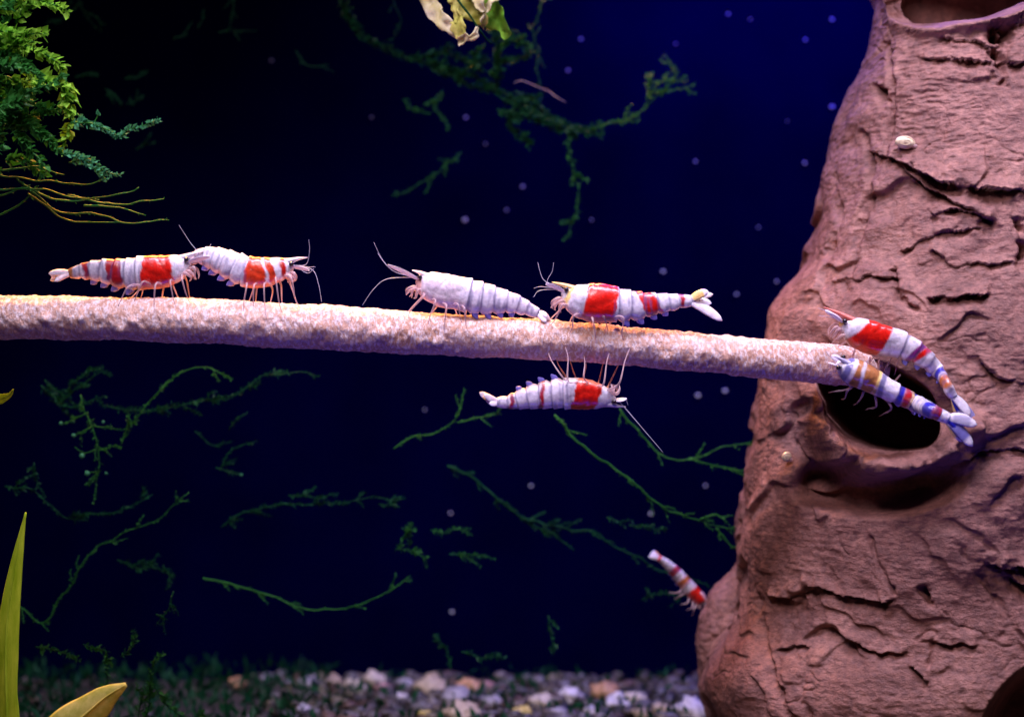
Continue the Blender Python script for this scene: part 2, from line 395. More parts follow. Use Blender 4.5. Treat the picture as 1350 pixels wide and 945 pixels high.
# side root bulging out behind the foot
zl = np.linspace(FLOOR-8, P(0, 741, 285)[2], 150); al = np.linspace(0, 2*math.pi, 120, endpoint=False)
prof = np.array([(741, 972, 978), (752, 962, 990), (768, 947, 1000), (786, 931, 1010), (815, 921, 1020), (850, 917, 1030), (890, 921, 1040), (945, 930, 1050), (1080, 925, 1060)], float)
LR = []
for z in zl:
    q = 472.5-z/(1+285/DIST); l = (np.interp(q, prof[:, 0], prof[:, 1])-675)*(1+285/DIST); r = (np.interp(q, prof[:, 0], prof[:, 2])-675)*(1+285/DIST)
    LR.append(np.stack([(l+r)/2+(r-l)/2*np.cos(al), 285+(r-l)*.48*np.sin(al), np.full(120, z)], 1))
LR = np.array(LR); q = LR.reshape(-1, 3); c = q.copy(); c[:, 0] = np.repeat(LR[:, :, 0].mean(1), 120); c[:, 1] = 285
n_ = q-c; n_ /= np.maximum(np.linalg.norm(n_, axis=1), 1e-6)[:, None]
q = q+n_*(11*fbm(q/55+3, 4)+2.2*fbm(q/V3(14, 14, 6), 3))[:, None]
g = Geo(); g.rings(q.reshape(LR.shape)); gobj('side_root', g, M['trunk'], trunk)

# ------------------------------------------------------------------ the stick
SK = np.array([(-260, 408, -16, 28), (-90, 413, -15, 28), (0, 418, -14, 28), (200, 421, -12, 28.5), (430, 432, -8, 29), (600, 442, -4, 27), (760, 451, 0, 25.5), (980, 470, 10, 25.5), (1080, 479, 17, 26), (1128, 484, 34, 24), (1160, 487, 52, 20)], float)
SKW = np.array([np.append(P(a, b, c), d) for a, b, c, d in SK])
spath = catmull(SKW, 900); na = 84
t_, N_, B_ = frames(spath[:, :3]); aa = np.linspace(0, 2*math.pi, na, endpoint=False)
SR = spath[:, None, :3]+0
dirs = np.cos(aa)[None, :, None]*N_[:, None]+np.sin(aa)[None, :, None]*B_[:, None]
q = (SR+dirs*spath[:, 3][:, None, None]).reshape(-1, 3)
dd = 3.0*fbm(q/70, 3)+2.2*fbm(q/V3(10, 10, 14)+9, 3)+1.6*np.abs(fbm(q/5+4, 2))
knob = np.zeros(len(q))
for kx, ky, r, h in [(62, 421, 7, 5), (106, 421, 6, 4), (160, 436, 7, 6), (175, 424, 5, 4), (420, 432, 8, 4), (505, 440, 9, 5), (575, 452, 7, 5), (700, 455, 8, 3), (880, 478, 10, 4), (985, 486, 9, 4), (310, 440, 8, 3), (30, 430, 7, 3)]:
    kp = P(kx, ky, np.interp(kx, SK[:, 0], SK[:, 2])-26); knob += h*np.exp(-(np.linalg.norm(q-kp, axis=1)/r)**2)
dd += knob
q = q+dirs.reshape(-1, 3)*dd[:, None]
g = Geo(); g.rings(q.reshape(900, na, 3))
tag(gobj('stick', g, M['stick'], base=P(0, 446, -14)), 'long pale pinkish tan stick reaching into the trunk knot hole', 'stick')
def on_stick(x, phi):
    """surface point of the stick at world x, phi degrees from the top towards the camera"""
    k = np.argmin(np.abs(spath[:, 0]-x)); r = spath[k, 3]+.6; a = math.radians(phi)
    return spath[k, :3]+V3(0, -math.sin(a)*r, math.cos(a)*r)

# ------------------------------------------------------------------ shrimp
WH = V3(.74, .71, .80); RD = V3(.72, .012, .006); DR = V3(.42, .012, .018); TAN = V3(.62, .36, .28); OR = V3(.55, .16, .035); BR = V3(.42, .17, .06)
BL = V3(.015, .015, .36); PK = V3(.80, .62, .66); YE = V3(.85, .62, .22)
def shrimp(label, spine, hint, bands, feet, fan, feelers, base, cara=.44, wf=.66, hf=1.0, ground=WH, belly=TAN, legcol='leg', rost=26, scales=30, scale_dir=(0, 0), seed=1, legs=5, nswim=4, wobble=4.0, rcol=None, group='bee shrimp'):
    rt = root('shrimp', base, label, 'shrimp', group)
    sp = np.array([np.concatenate([P(a, b, c), [h]]) for a, b, c, h in spine])
    m, n = 150, 40
    S = catmull(sp, m); C = S[:, :3]; H = np.maximum(S[:, 3], 3)
    T = np.gradient(C, axis=0); T /= np.linalg.norm(T, axis=1)[:, None]
    hint = unit(V3(*hint)); D = hint-T*(T@hint)[:, None]; D /= np.linalg.norm(D, axis=1)[:, None]
    B = np.cross(T, D); tt = np.linspace(0, 1, m)
    a = np.linspace(0, 2*math.pi, n, endpoint=False); ca, sa = np.cos(a), np.sin(a)
    # segment profile: carapace step, then six overlapping plates
    bounds = cara+(1-cara)*np.array([0, .17, .35, .53, .69, .83, 1.0])
    scale = np.ones(m); low = np.zeros(m)
    for k in range(6):
        u = (tt-bounds[k])/(bounds[k+1]-bounds[k]); i = (u >= 0) & (u <= 1)
        scale[i] = .93+.115*u[i]**1.5; low[i] = .20*np.sin(math.pi*u[i])-.08
    i = tt < cara; scale[i] = 1.0+.05*sstep(cara-.08, cara-.01, tt[i])-.035*np.exp(-((tt[i]-cara*.42)/.018)**2)
    fr_ = np.clip(tt/.085, 0.01, 1)**.6; scale *= .30+.70*fr_
    zc = np.where(ca > 0, ca, -np.abs(ca)**.8*(.92+low[:, None])) if False else None
    top = np.clip(ca, 0, 1)[None, :]; bot = np.clip(-ca, 0, 1)[None, :]
    zz_ = top-(bot**.85)*(.95+low[:, None])
    xx = np.sign(sa)[None, :]*np.abs(sa)[None, :]**.9*np.ones((m, 1))
    R = C[:, None]+(H*scale*hf)[:, None, None]*zz_[:, :, None]*D[:, None]+(H*scale*wf)[:, None, None]*xx[:, :, None]*B[:, None]
    av = np.where(a > math.pi, 2*math.pi-a, a)[None, :]; ct = (tt/cara)[:, None]
    grv = np.exp(-((av-(1.25+.55*np.sin(ct*3.0+.4)))/.11)**2)*sstep(.18, .3, ct)*(1-sstep(.86, .97, ct))
    grv = np.maximum(grv, np.exp(-((ct-.50-.12*np.cos(av*1.4))/.03)**2)*.6*(av < 1.6))
    R = R-(R-C[:, None])*(grv*.055)[:, :, None]
    p = R.reshape(-1, 3); R = (p+0.35*(R-C[:, None]).reshape(-1, 3)/np.maximum(H.repeat(n), 1)[:, None]*fbm(p/7+seed, 3)[:, None]*2).reshape(m, n, 3)
    # colour bands across the shell
    pc = C[:, 0]/(1+C[:, 1]/DIST)+675
    wob = wobble*fbm(R.reshape(-1, 3)/12+seed*3, 4).reshape(m, n)
    sgn = 1 if pc[-1] > pc[0] else -1
    col = np.tile(ground, (m, n, 1)).astype(float)
    for x0, x1, cc, sl in bands:
        xv = pc[:, None]+wob+sl*zz_
        k = sstep(x0-1.2, x0+1.2, xv)*(1-sstep(x1-1.2, x1+1.2, xv)); col = col*(1-k[:, :, None])+k[:, :, None]*cc
    jn = np.zeros(m)
    for bb in bounds[:-1]: jn = np.maximum(jn, np.exp(-((tt-bb-.005)/.0085)**2))
    streak = np.clip(fbm(np.stack([np.repeat(tt*26+seed*7, n), np.tile(sa*.8, m), np.tile(ca*.8, m)], 1), 2).reshape(m, n)*2.2, 0, .7)*(tt > cara*.9)[:, None]
    kj = np.clip(.75*jn[:, None]*np.ones((1, n))+streak, 0, .85); col = col*(1-kj[:, :, None])+kj[:, :, None]*(col*.30+V3(.07, .06, .17))
    mot = np.clip(fbm(R.reshape(-1, 3)/8+seed*5, 3).reshape(m, n)*1.3, -.3, .5)*(tt <= cara*.9)[:, None]
    col = col*(1-np.clip(mot, 0, 1)[:, :, None]*.5)
    col = col*(1-.38*grv[:, :, None])
    kb = sstep(.45, .95, bot*np.ones((m, 1)))*.75; col = col*(1-kb[:, :, None])+kb[:, :, None]*(belly*.6+col*.4)
    g = Geo(); g.rings(R, col.reshape(-1, 3))
    # rostrum
    f0 = -T[0]; b0 = C[9]+D[9]*H[9]*hf*scale[9]*.78; fr0 = unit(-T[26]*.8+f0*.2); tip = b0+fr0*(rost+6)
    pth = np.array([b0+T[9]*14+D[9]*1.0, b0, b0*.5+tip*.5+D[0]*.8, tip]); g.tube(catmull(pth, 14), [4.5, 5.2, 3.6, 2.0, .5], 8, col[8, 0] if rcol is None else rcol)
    body = gobj('body', g, M['shell'], rt, color=True)
    # eyes on short stalks
    for s in (-1, 1):
        g = Geo(); e = C[5]+D[5]*H[5]*hf*.42+s*B[5]*H[5]*wf*.86+f0*2.5
        g.tube([e-s*B[5]*3+T[5]*3, e], [1.8, 1.8], 6); g.ball(e, 3.3, 10, 7); gobj('eye', g, M['eye'], rt)
    # antennal scales: leaf-like blades under the rostrum
    sd = unit(f0+V3(scale_dir[0], 0, scale_dir[1]))
    for s in (-1, 1):
        g = Geo(); b = C[2]+D[2]*H[4]*hf*.12+s*B[2]*H[4]*wf*.45
        u = np.linspace(0, 1, 9); pth = b+np.outer(u*scales, unit(sd+s*B[2]*.14))-np.outer(3.5*u*u, D[2])
        g.ribbon(pth, D[2]*.55+B[2]*s*.8, 4.6*np.sqrt(np.clip(np.sin(math.pi*(.1+.88*u)), 0, 1))+.2, np.full(9, .8), 8); gobj('antenna_scale', g, M['fan'], rt)
    # feelers, given as far ends
    for pts in feelers:
        b = C[1]+D[1]*H[3]*.2+f0*4
        g = Geo(); w = [b]+[P(*q) for q in pts]; r0 = .8 if len(pts) < 3 else .75
        g.tube(catmull(np.array(w), 26), [r0, .48, .28], 5); gobj('antenna', g, M['antenna'], rt)
    LG = np.random.default_rng(seed+50)
    # mouth feet curled under the head
    for j in range(3):
        for s in (-1, 1):
            k = 5+j*4; b = C[k]-D[k]*H[k]*hf*.62+s*B[k]*H[k]*wf*.4; L = H[25]*.72
            jr = LG.uniform(-.18, .18, 4); q = np.array([b, b+f0*L*(.42+jr[0])-D[0]*L*(.1+jr[1])+s*B[0]*4, b+f0*L*(.5+jr[2])-D[0]*L*.6+s*B[0]*3, b+f0*L*(.38+jr[3])-D[0]*L*(1.0-.12*j)])
            g = Geo(); g.tube(catmull(q, 12), [2.2, 2.4, 1.6, .6], 6); gobj('mouth_foot', g, M[legcol], rt)
    # walking legs
    for j in range(legs):
        tl = .10+.30*j/4*cara/.44; k = int(tl*(m-1))
        for s in (-1, 1):
            b = C[k]-D[k]*H[k]*hf*.70+s*B[k]*H[k]*wf*.55
            fo = feet(j, s, b, B[k], T[k], D[k])
            if fo is None: continue
            L = np.linalg.norm(fo-b); fo = fo+0; jr = LG.uniform(-.5, .5, 3); kn = b*.55+fo*.45+s*B[k]*(5+.2*L)+D[k]*((.26+.16*jr[0])*L+2)+T[k]*jr[1]*.35*L; an = b*.2+fo*.8+s*B[k]*(3+.08*L)+D[k]*(.1*L)
            g = Geo(); g.tube(catmull(np.array([b, kn, an, fo]), 18), [1.9, 1.35, .95, .5], 6); gobj('leg', g, M[legcol], rt)
    # swimmerets under the plates
    for j in range(nswim):
        k = int((bounds[j]*.5+bounds[j+1]*.5)*(m-1))
        for s in (-1, 1):
            b = C[k]-D[k]*H[k]*hf*.78+s*B[k]*H[k]*wf*.35; u = np.linspace(0, 1, 6); L = H[k]*.62
            pth = b+np.outer(u*L, unit(-D[k]+T[k]*.8)); g = Geo(); g.ribbon(pth, T[k], 4.2*np.sin(math.pi*(.15+.8*u)), np.full(6, .9), 6); gobj('swimmeret', g, M['swim'], rt)
    # tail fan: telson and blades
    e = C[-1]-T[-1]*4; par = rt
    for j, (qx, qy, dy, w, cc) in enumerate(fan):
        tip = P(qx, qy, C[-1][1]+dy); u = np.linspace(0, 1, 12); ax = tip-e
        mid = D[-1]*np.linalg.norm(ax)*.05
        pth = e+np.outer(u, ax)+np.outer(np.sin(math.pi*u), mid)
        side = np.cross(unit(ax), V3(0, -1, .25)) if j else np.cross(unit(ax), V3(0, -1, .4))
        prof_ = w*(.45+.75*np.sin(math.pi*np.clip(u*.62+.10, 0, 1)))*np.sqrt(np.clip(1-u**6, 0.02, 1))
        g = Geo(); cols = np.array([(cc if uu > .25 and uu < .8 else WH) for uu in u]); g.ribbon(pth, side, prof_, 1.5-.7*u, 8, np.repeat(cols, 8, 0))
        if j == 0: par = gobj('tail_fan', g, M['shell'], rt, color=True)
        else: gobj('tail_blade', g, M['shell'], par, color=True)
    return rt

def stick_feet(lo=28, hi=70, dx=0, spread=9):
    def f(j, s, b, B, T, D):
        near = s*B[1] < 0
        x = b[0]+dx+(2-j)*spread*(-1 if T[0] > 0 else 1)*.9+(3 if near else -4)+7*math.sin(j*5.3+b[0])
        phi = (lo+(hi-lo)*((j*.37+.2) % 1))*(1 if near else -1)
        return on_stick(x, phi)
    return f
def zs(x): return on_stick(P(x, 0)[0], 0)

# left pair facing the trunk, the rear one with its head under the other's tail
shrimp('red and white banded shrimp with its head under the tail of the shrimp ahead',
    [(251, 347, -14, 9), (240, 351, -14, 16), (217, 358, -14, 22), (192, 360, -14, 22.5), (166, 361, -14, 20.5), (142, 358, -14, 17), (120, 357, -14, 13), (106, 358, -14, 10), (92, 361, -14, 6.5)],
    (0, 0, 1), [(189, 229, RD, -3), (143, 163, DR, 5), (111, 119, DR, 3), (84, 98, BR, 0)], stick_feet(25, 75, -8), [(67, 364, 0, 5, WH), (64, 361, -6, 4, WH), (66, 370, 6, 4, WH), (72, 371, -10, 3.5, PK), (70, 362, 10, 3.5, WH)],
    [[(262, 335, -20), (251, 320, -22), (236, 297, -24)], [(268, 340, -10), (278, 322, -4)]], zs(190), seed=1)
shrimp('shrimp with an arched white abdomen and orange red front, tail over a banded shrimp',
    [(387, 353, -10, 8), (375, 354, -10, 14), (351, 359, -10, 20), (328, 359, -10, 21), (305, 350, -10, 19.5), (285, 342, -8, 16.5), (268, 338, -6, 12), (257, 340, -4, 8.5), (248, 346, -3, 6)],
    (0, 0, 1), [(325, 363, RD*.8+OR*.25, 2), (350, 353, WH, 3), (372, 378, RD*.6, 0)], stick_feet(25, 78, 6), [(238, 360, 0, 5, WH), (241, 341, -6, 4, WH), (233, 363, -6, 4, PK), (236, 350, 8, 4, WH), (240, 366, 8, 3.5, WH)],
    [[(404, 348, -16), (408, 330, -20), (407, 316, -22)], [(412, 356, -12), (420, 375, -14), (424, 398, -16)], [(404, 352, -6), (416, 352, 0)], [(405, 360, -20), (414, 354, -24)]], zs(340), seed=2, scales=22, scale_dir=(0, -.12), rost=22)
# plain white one
shrimp('plain pinkish white shrimp without any red bands, walking along the stick',
    [(549, 369, -16, 9), (561, 375, -16, 18), (583, 383, -16, 23), (604, 387, -16, 22.5), (622, 391, -16, 22.5), (640, 394, -15, 21), (660, 397, -14, 17), (680, 401, -13, 13), (698, 408, -12, 9), (709, 413, -12, 6.5)],
    (0, 0, 1), [(549, 606, WH*.55+PK*.45, 0), (545, 556, OR*.5+PK*.5, 6)], stick_feet(35, 88, -6), [(724, 422, 0, 5, WH), (722, 418, -6, 4, WH), (726, 424, 5, 4, WH), (720, 425, -8, 3.5, WH)],
    [[(520, 358, -24), (504, 342, -26), (493, 320, -28)], [(522, 359, -14), (508, 348, -12), (498, 334, -10)], [(510, 368, -28), (492, 382, -30), (478, 402, -32)]],
    zs(600), seed=3, ground=WH*.9+PK*.1, belly=PK, scales=44, scale_dir=(0, .06), rost=14)
shrimp('upright banded shrimp on the stick with a wide red saddle and spread forked tail',
    [(741, 385, -22, 8.5), (751, 391, -22, 17), (769, 398, -22, 24), (790, 400, -22, 26.5), (815, 402, -21, 22.5), (838, 403, -20, 19.5), (860, 401, -18, 15.5), (880, 399, -16, 12.5), (898, 397, -15, 9.5), (911, 397, -15, 7.5)],
    (0, 0, 1), [(771, 812, RD, -2), (844, 868, RD*.8, 7), (896, 902, DR, 0), (747, 752, YE, 0)], stick_feet(30, 95, -4),
    [(938, 400, 0, 5, WH), (934, 384, -6, 5, YE), (952, 423, -6, 5.5, WH), (940, 388, 8, 4, WH), (946, 416, 10, 4.5, WH)],
    [[(722, 372, -30), (728, 358, -32), (730, 346, -33)], [(718, 370, -20), (712, 358, -18), (709, 346, -16)], [(712, 383, -30), (703, 392, -34)], [(714, 378, -16), (704, 380, -14)]], zs(790), seed=4, scales=26, rost=22, belly=TAN*.6+WH*.4)
# hanging upside down under the stick
def hang_feet(j, s, b, B, T, D):
    near = s*B[1] < 0
    return on_stick(b[0]+(-26, -10, 12, 26, 36)[j]*(-.9 if near else -.6)+6, (95+((j*.43) % 1)*45) if near else -(120+((j*.43) % 1)*40))
shrimp('banded shrimp hanging upside down from the underside of the stick',
    [(812, 526, -10, 6.5), (804, 525, -10, 10.5), (790, 522, -10, 17), (771, 519, -10, 21), (752, 518, -10, 21), (730, 519, -9, 20), (708, 522, -8, 17.5), (688, 526, -7, 13.5), (670, 530, -6, 9.5), (655, 530, -6, 6.5)],
    (0, 0, -1), [(757, 790, RD*.9, 3), (712, 718, DR, 4), (673, 678, DR, 3)], hang_feet, [(632, 517, 0, 4.5, YE), (638, 520, -6, 4, WH), (640, 526, 6, 4, WH), (645, 532, -8, 3.5, WH)],
    [[(826, 540, -14), (850, 568, -16), (874, 596, -18)], [(824, 526, -12), (828, 534, -12)]], P(755, 540, -10), seed=5, belly=YE*.4+TAN*.5, scales=16, rost=18)
# two on the trunk by the stick's end
def trunk_feet(j, s, b, B, T, D):
    q = b+(-D)*26+s*B*8+T*(j-2)*4
    k = 1+q[1]/DIST; x, y = q[0]/k+675, 472.5-q[2]/k
    return P(x, y, min(trunk_depth(x, y), q[1]+60))
d6 = min(trunk_depth(1150, 430), trunk_depth(1190, 440), trunk_depth(1215, 450)); d6b = min(trunk_depth(1262, 520, 10), trunk_depth(1258, 540, 10)); d7 = min(trunk_depth(a, b, 8) for a in (1245, 1262, 1280) for b in (550, 565, 580))
print('trunk depths', d6, d6b, trunk_depth(1090, 480), trunk_depth(1240, 560), trunk_depth(1275, 575), trunk_depth(1193, 188))
shrimp('banded shrimp with a bright red saddle climbing the trunk above the knot hole',
    [(1107, 424, d6-16, 8.5), (1118, 431, d6-16, 15), (1136, 441, d6-16, 22), (1156, 448, d6-16, 22), (1181, 453, d6-16, 19), (1203, 462, d6-18, 16), (1222, 475, d6-19, 12.5), (1237, 490, d6-18, 9.5), (1248, 507, min(d6-15, d6b-14), 7.5), (1256, 523, min(d6-12, d6b-14), 6)],
    (.25, -.25, 1), [(1128, 1165, RD, -7), (1202, 1209, BL*.5+DR*.5, -4), (1209, 1215, RD, -4), (1238, 1243, BL, 0), (1244, 1250, OR, 0), (1104, 1112, YE*.6+OR*.4, -2)], trunk_feet,
    [(1268, 548, -2, 5, BL), (1278, 548, -6, 5.5, WH), (1289, 563, -6, 5, BL*.6+WH*.3), (1262, 550, 0, 4, YE)],
    [[(1092, 411, d6-24), (1078, 406, d6-26)], [(1094, 418, d6-16), (1080, 416, d6-12)]], P(1160, 470, d6-10), seed=6, rost=34, scales=26, scale_dir=(0, .2), belly=YE*.3+TAN*.7, wobble=1.6, rcol=RD*.5+TAN*.4)
shrimp('shrimp seen from above with a brown front and striped tail across the knot hole',
    [(1103, 478, d6-36, 9), (1112, 484, d6-36, 14), (1130, 492, d6-36, 17.5), (1150, 502, d6-36, 16), (1170, 513, d6-36, 13.5), (1190, 523, d6-36, 12), (1208, 532, d6-36, 11), (1225, 540, min(d6-34, d7-8), 9.5), (1240, 547, min(d6-34, d7-14), 8), (1250, 552, min(d6-34, d7-16), 6.5)],
    (.25, -.8, .6), [(1124, 1154, BR, 0), (1112, 1119, BL*.6+WH*.2, 0), (1135, 1139, WH, 5), (1154, 1158, YE, 3), (1160, 1166, BL*.4+WH*.3, 5), (1183, 1190, BL, 2), (1190, 1196, DR, 2), (1196, 1201, YE, 2), (1205, 1211, BL, 6), (1224, 1231, BL, 0), (1231, 1238, DR, 0)],
    trunk_feet, [(1268, 564, -2, 6, BL), (1288, 560, -4, 6, BL*.3+WH*.5), (1282, 588, -4, 6.5, BL*.7+WH*.2), (1280, 552, 0, 5, WH), (1268, 582, 0, 5.5, YE)],
    [[(1094, 470, d6-40), (1088, 462, d6-40)]], P(1170, 530, d6-30), seed=7, wf=1.0, hf=1.0, rost=14, scales=12, belly=WH, wobble=1.4)
# small one by the foot of the trunk
def low_feet(j, s, b, B, T, D): return b-D*16+s*B*10+T*(j-2)*5
shrimp('small dim shrimp beside the side root at the trunk foot',
    [(929, 796, 320, 7), (923, 789, 320, 10), (913, 779, 320, 11.5), (903, 768, 320, 11), (894, 757, 320, 10), (885, 748, 320, 8.5), (876, 740, 320, 6.5), (868, 735, 320, 5)],
    (.55, -.6, .5), [(911, 926, RD, 0), (898, 904, OR, 0), (886, 892, DR, 0), (866, 871, RD, 0)], low_feet, [(857, 729, 0, 4, WH), (855, 733, -4, 3.5, WH), (860, 726, 4, 3.5, OR)],
    [[(936, 803, 310), (944, 806, 300)]], P(905, 790, 320), seed=8, wf=.85, rost=10, scales=10, nswim=3, wobble=1.5)

# ------------------------------------------------------------------ snails on the trunk
def snail(label, qx, qy, a, b, tilt):
    y = trunk_depth(qx, qy, 7)-4; c = P(qx, qy, y); r = math.radians(tilt)
    ax = np.array([[math.cos(r), 0, math.sin(r)], [0, 1, 0], [-math.sin(r), 0, math.cos(r)]])
    rt = root('snail', c, label, 'snail', None)
    g = Geo(); g.ball(c, (a, b*.8, b), 20, 14, .10, 3, axes=ax); gobj('shell', g, M['shellsnail'], rt)
    g = Geo(); u = np.linspace(0, 1, 40); an = u*4*math.pi; rr = (1-u)*.8
    q = c+np.stack([a*rr*np.cos(an), -b*.8*np.sqrt(np.clip(1-rr**2, 0, 1))-.3, b*rr*np.sin(an)], 1); g.tube(q, .45, 5); gobj('whorl', g, M['shellsnail'], rt)
    g = Geo(); g.ball(c+V3(a*.8, -1, -b*.55), (a*.45, 3, 3), 10, 7); gobj('foot', g, M['leg'], rt)
snail('pale oval snail shell stuck high on the trunk above a crack', 1193, 188, 14, 9, -8)
snail('tiny whitish snail on the smooth ridge beside the knot hole', 1037, 602, 7, 7, 0)

# ------------------------------------------------------------------ moss
def leaf_tris(g, base, d, side, L, w, droop):
    tip = base+d*L+droop; mid = base+d*L*.45+droop*.2
    up = np.cross(d, side)
    g.add([base, mid+side*w-up*w*.35, tip, mid-side*w-up*w*.35, mid], [[0, 1, 4], [1, 2, 4], [2, 3, 4], [3, 0, 4]])
def moss_path(pts, seed, jitter=2.0):
    w = catmull(np.array([P(*q) for q in pts]), max(8, int(3+np.linalg.norm(np.diff(np.array([q[:2] for q in pts], float), axis=0), axis=1).sum()/5)))
    n = np.stack([fbm(w/35+seed*5.1+k*40, 2) for k in range(3)], 1); return w+n*jitter*3
def strand_geo(gs, gl, w, rs, step, L, wd, seed, frac=1.0, spread=1.0):
    rg = np.random.default_rng(seed)
    gs.tube(w, [rs, rs*.8, rs*.45], 5)
    t, Nn, Bn = frames(w); seg = np.concatenate([[0], np.cumsum(np.linalg.norm(np.diff(w, axis=0), axis=1))])
    patch = fbm(np.stack([seg/55, 0*seg, 0*seg+seed*3.3], 1), 2)
    for s in np.arange(2, seg[-1], step):
        k = min(np.searchsorted(seg, s), len(w)-1)
        if patch[k] < -.35+.7*(1-frac) and rg.random() < .8: continue
        for q in range(2):
            an = rg.uniform(0, 2*math.pi) if spread > .9 else (rg.normal(0, .5)+(0 if q else math.pi))
            o = math.cos(an)*Nn[k]+math.sin(an)*Bn[k]; d = unit(t[k]*rg.uniform(.3, 1.0)+o*rg.uniform(.5, 1.1))
            l = L*rg.uniform(.55, 1.25)*(1-.35*s/seg[-1]); leaf_tris(gl, w[k]+rg.normal(0, .4, 3), d, unit(np.cross(d, o)+rg.normal(0, .3, 3)), l, wd*l*.5, rg.normal(0, .12, 3)*l)
def strand(name, label, paths, mats=('moss_dark', 'moss_dark'), rs=1.3, step=3.5, L=7, wd=.55, seed=1, frac=.8, cat='moss', group=None, bulbs=(), twigs=.8):
    P0 = P(*paths[0][0]); rt = root(name, P0, label, cat, group)
    for i, pts in enumerate(paths):
        gs, gl = Geo(), Geo(); w_ = moss_path(pts, seed+i); strand_geo(gs, gl, w_, rs, step, L, wd, seed*31+i, frac)
        tg = np.random.default_rng(seed*77+i)
        for q in range(int(twigs*len(w_)/4)):
            k_ = tg.integers(1, len(w_)-1); t_w = unit(w_[k_+1]-w_[k_-1]); o_ = unit(np.cross(t_w, tg.normal(0, 1, 3))); l_ = tg.uniform(8, 24)
            tw = catmull(np.array([w_[k_], w_[k_]+(t_w*.6+o_*.7)*l_*.5, w_[k_]+(t_w*.8+o_*.8)*l_+tg.normal(0, 2, 3)]), 7)
            strand_geo(gs, gl, tw, rs*.6, 2.4, L*.9, wd*1.2, seed*131+i*17+q, 1)
        st_ = gobj('stem', gs, M[mats[0]], rt)
        if gl.n: tag(gobj('leaflets', gl, M[mats[1]], rt, smooth=False), kind='stuff')
    for (bx, by, bz, br) in bulbs:
        g = Geo(); g.ball(P(bx, by, bz), br, 8, 6, .2, bx); gobj('bud', g, M['moss_blue'], rt)
    return rt

# bright clump in the upper left corner
rg = np.random.default_rng(21)
SH = lambda paths, d: [[(a, b, c+d) for a, b, c in q] for q in paths]
clump = root('moss_clump', P(-10, 120, -30), 'bright green bushy moss clump with trailing threads beside the dark water', 'moss')
fronds = []
for i in range(46):
    x0, y0, z0 = rg.uniform(-70, 25), rg.uniform(-30, 235), rg.uniform(10, 110)
    a = rg.normal(-.05, .75); l = rg.uniform(35, 80)*(1.0 if y0 < 170 else .9)
    fronds.append([(x0, y0, z0), (x0+l*.5*math.cos(a), y0+l*.5*math.sin(a)+rg.normal(0, 6), z0-10), (x0+l*math.cos(a)*1.0, y0+l*math.sin(a)+rg.normal(0, 12), z0-15)])
fronds += [[(10, 60, 30), (45, 62, 25), (72, 80, 22), (84, 96, 20)], [(40, 110, 25), (70, 106, 20), (82, 112, 20), (88, 150, 25)], [(0, 148, 15), (30, 128, 12), (52, 114, 10), (80, 104, 12)], [(20, 30, 30), (32, 10, 26), (40, -10, 25)],
    [(88, 105, 28), (95, 140, 30), (86, 200, 34)]]
for i, pts in enumerate(SH(fronds, -90)):
    gs, gl = Geo(), Geo(); strand_geo(gs, gl, moss_path(pts, 300+i, 2.5), 1.8, 2.2, 16, .7, 900+i)
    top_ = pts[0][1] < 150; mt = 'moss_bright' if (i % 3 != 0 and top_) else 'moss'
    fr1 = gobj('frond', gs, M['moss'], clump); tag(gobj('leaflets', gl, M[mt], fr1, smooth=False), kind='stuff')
sprigs = [[(95, 165, 20), (118, 162, 16), (138, 172, 14), (158, 182, 14), (166, 172, 16), (185, 166, 18), (208, 158, 20)], [(80, 205, 20), (105, 205, 16), (125, 222, 14), (140, 238, 14)], [(90, 215, 24), (118, 212, 20), (140, 228, 18), (157, 232, 18)], [(100, 150, 24), (120, 165, 20), (128, 150, 20)]]
for i, pts in enumerate(SH(sprigs, -90)):
    gs, gl = Geo(), Geo(); strand_geo(gs, gl, moss_path(pts, 400+i, 1.5), 1.3, 1.7, 9, .8, 1300+i)
    fr1 = gobj('sprig', gs, M['moss'], clump); tag(gobj('leaflets', gl, M['moss_blue'], fr1, smooth=False), kind='stuff')
threads = [[(-10, 232, 40), (60, 240, 34), (110, 243, 30), (140, 236, 30)], [(20, 236, 40), (70, 262, 34), (120, 262, 30), (170, 252, 30), (183, 246, 30)], [(30, 240, 50), (75, 278, 40), (120, 282, 36), (170, 292, 34), (222, 291, 34)],
    [(0, 250, 40), (60, 250, 36), (95, 260, 34), (130, 262, 40)], [(40, 255, 50), (90, 290, 46), (160, 293, 44)], [(-10, 290, 60), (25, 270, 55), (50, 245, 50)], [(110, 270, 60), (160, 275, 60), (190, 284, 60)], [(90, 258, 60), (150, 268, 64), (215, 262, 66)], [(-10, 258, 45), (15, 255, 40), (40, 243, 38)], [(0, 225, 30), (50, 222, 30), (85, 232, 30)]]
for i, pts in enumerate(SH(threads, -90)):
    gs, gl = Geo(), Geo(); strand_geo(gs, gl, moss_path(pts, 500+i, 1.5), 1.5, 6, 5, .5, 1500+i, .6)
    fr1 = gobj('thread', gs, M['moss'], clump)
    if gl.n: tag(gobj('leaflets', gl, M['moss'], fr1, smooth=False), kind='stuff')

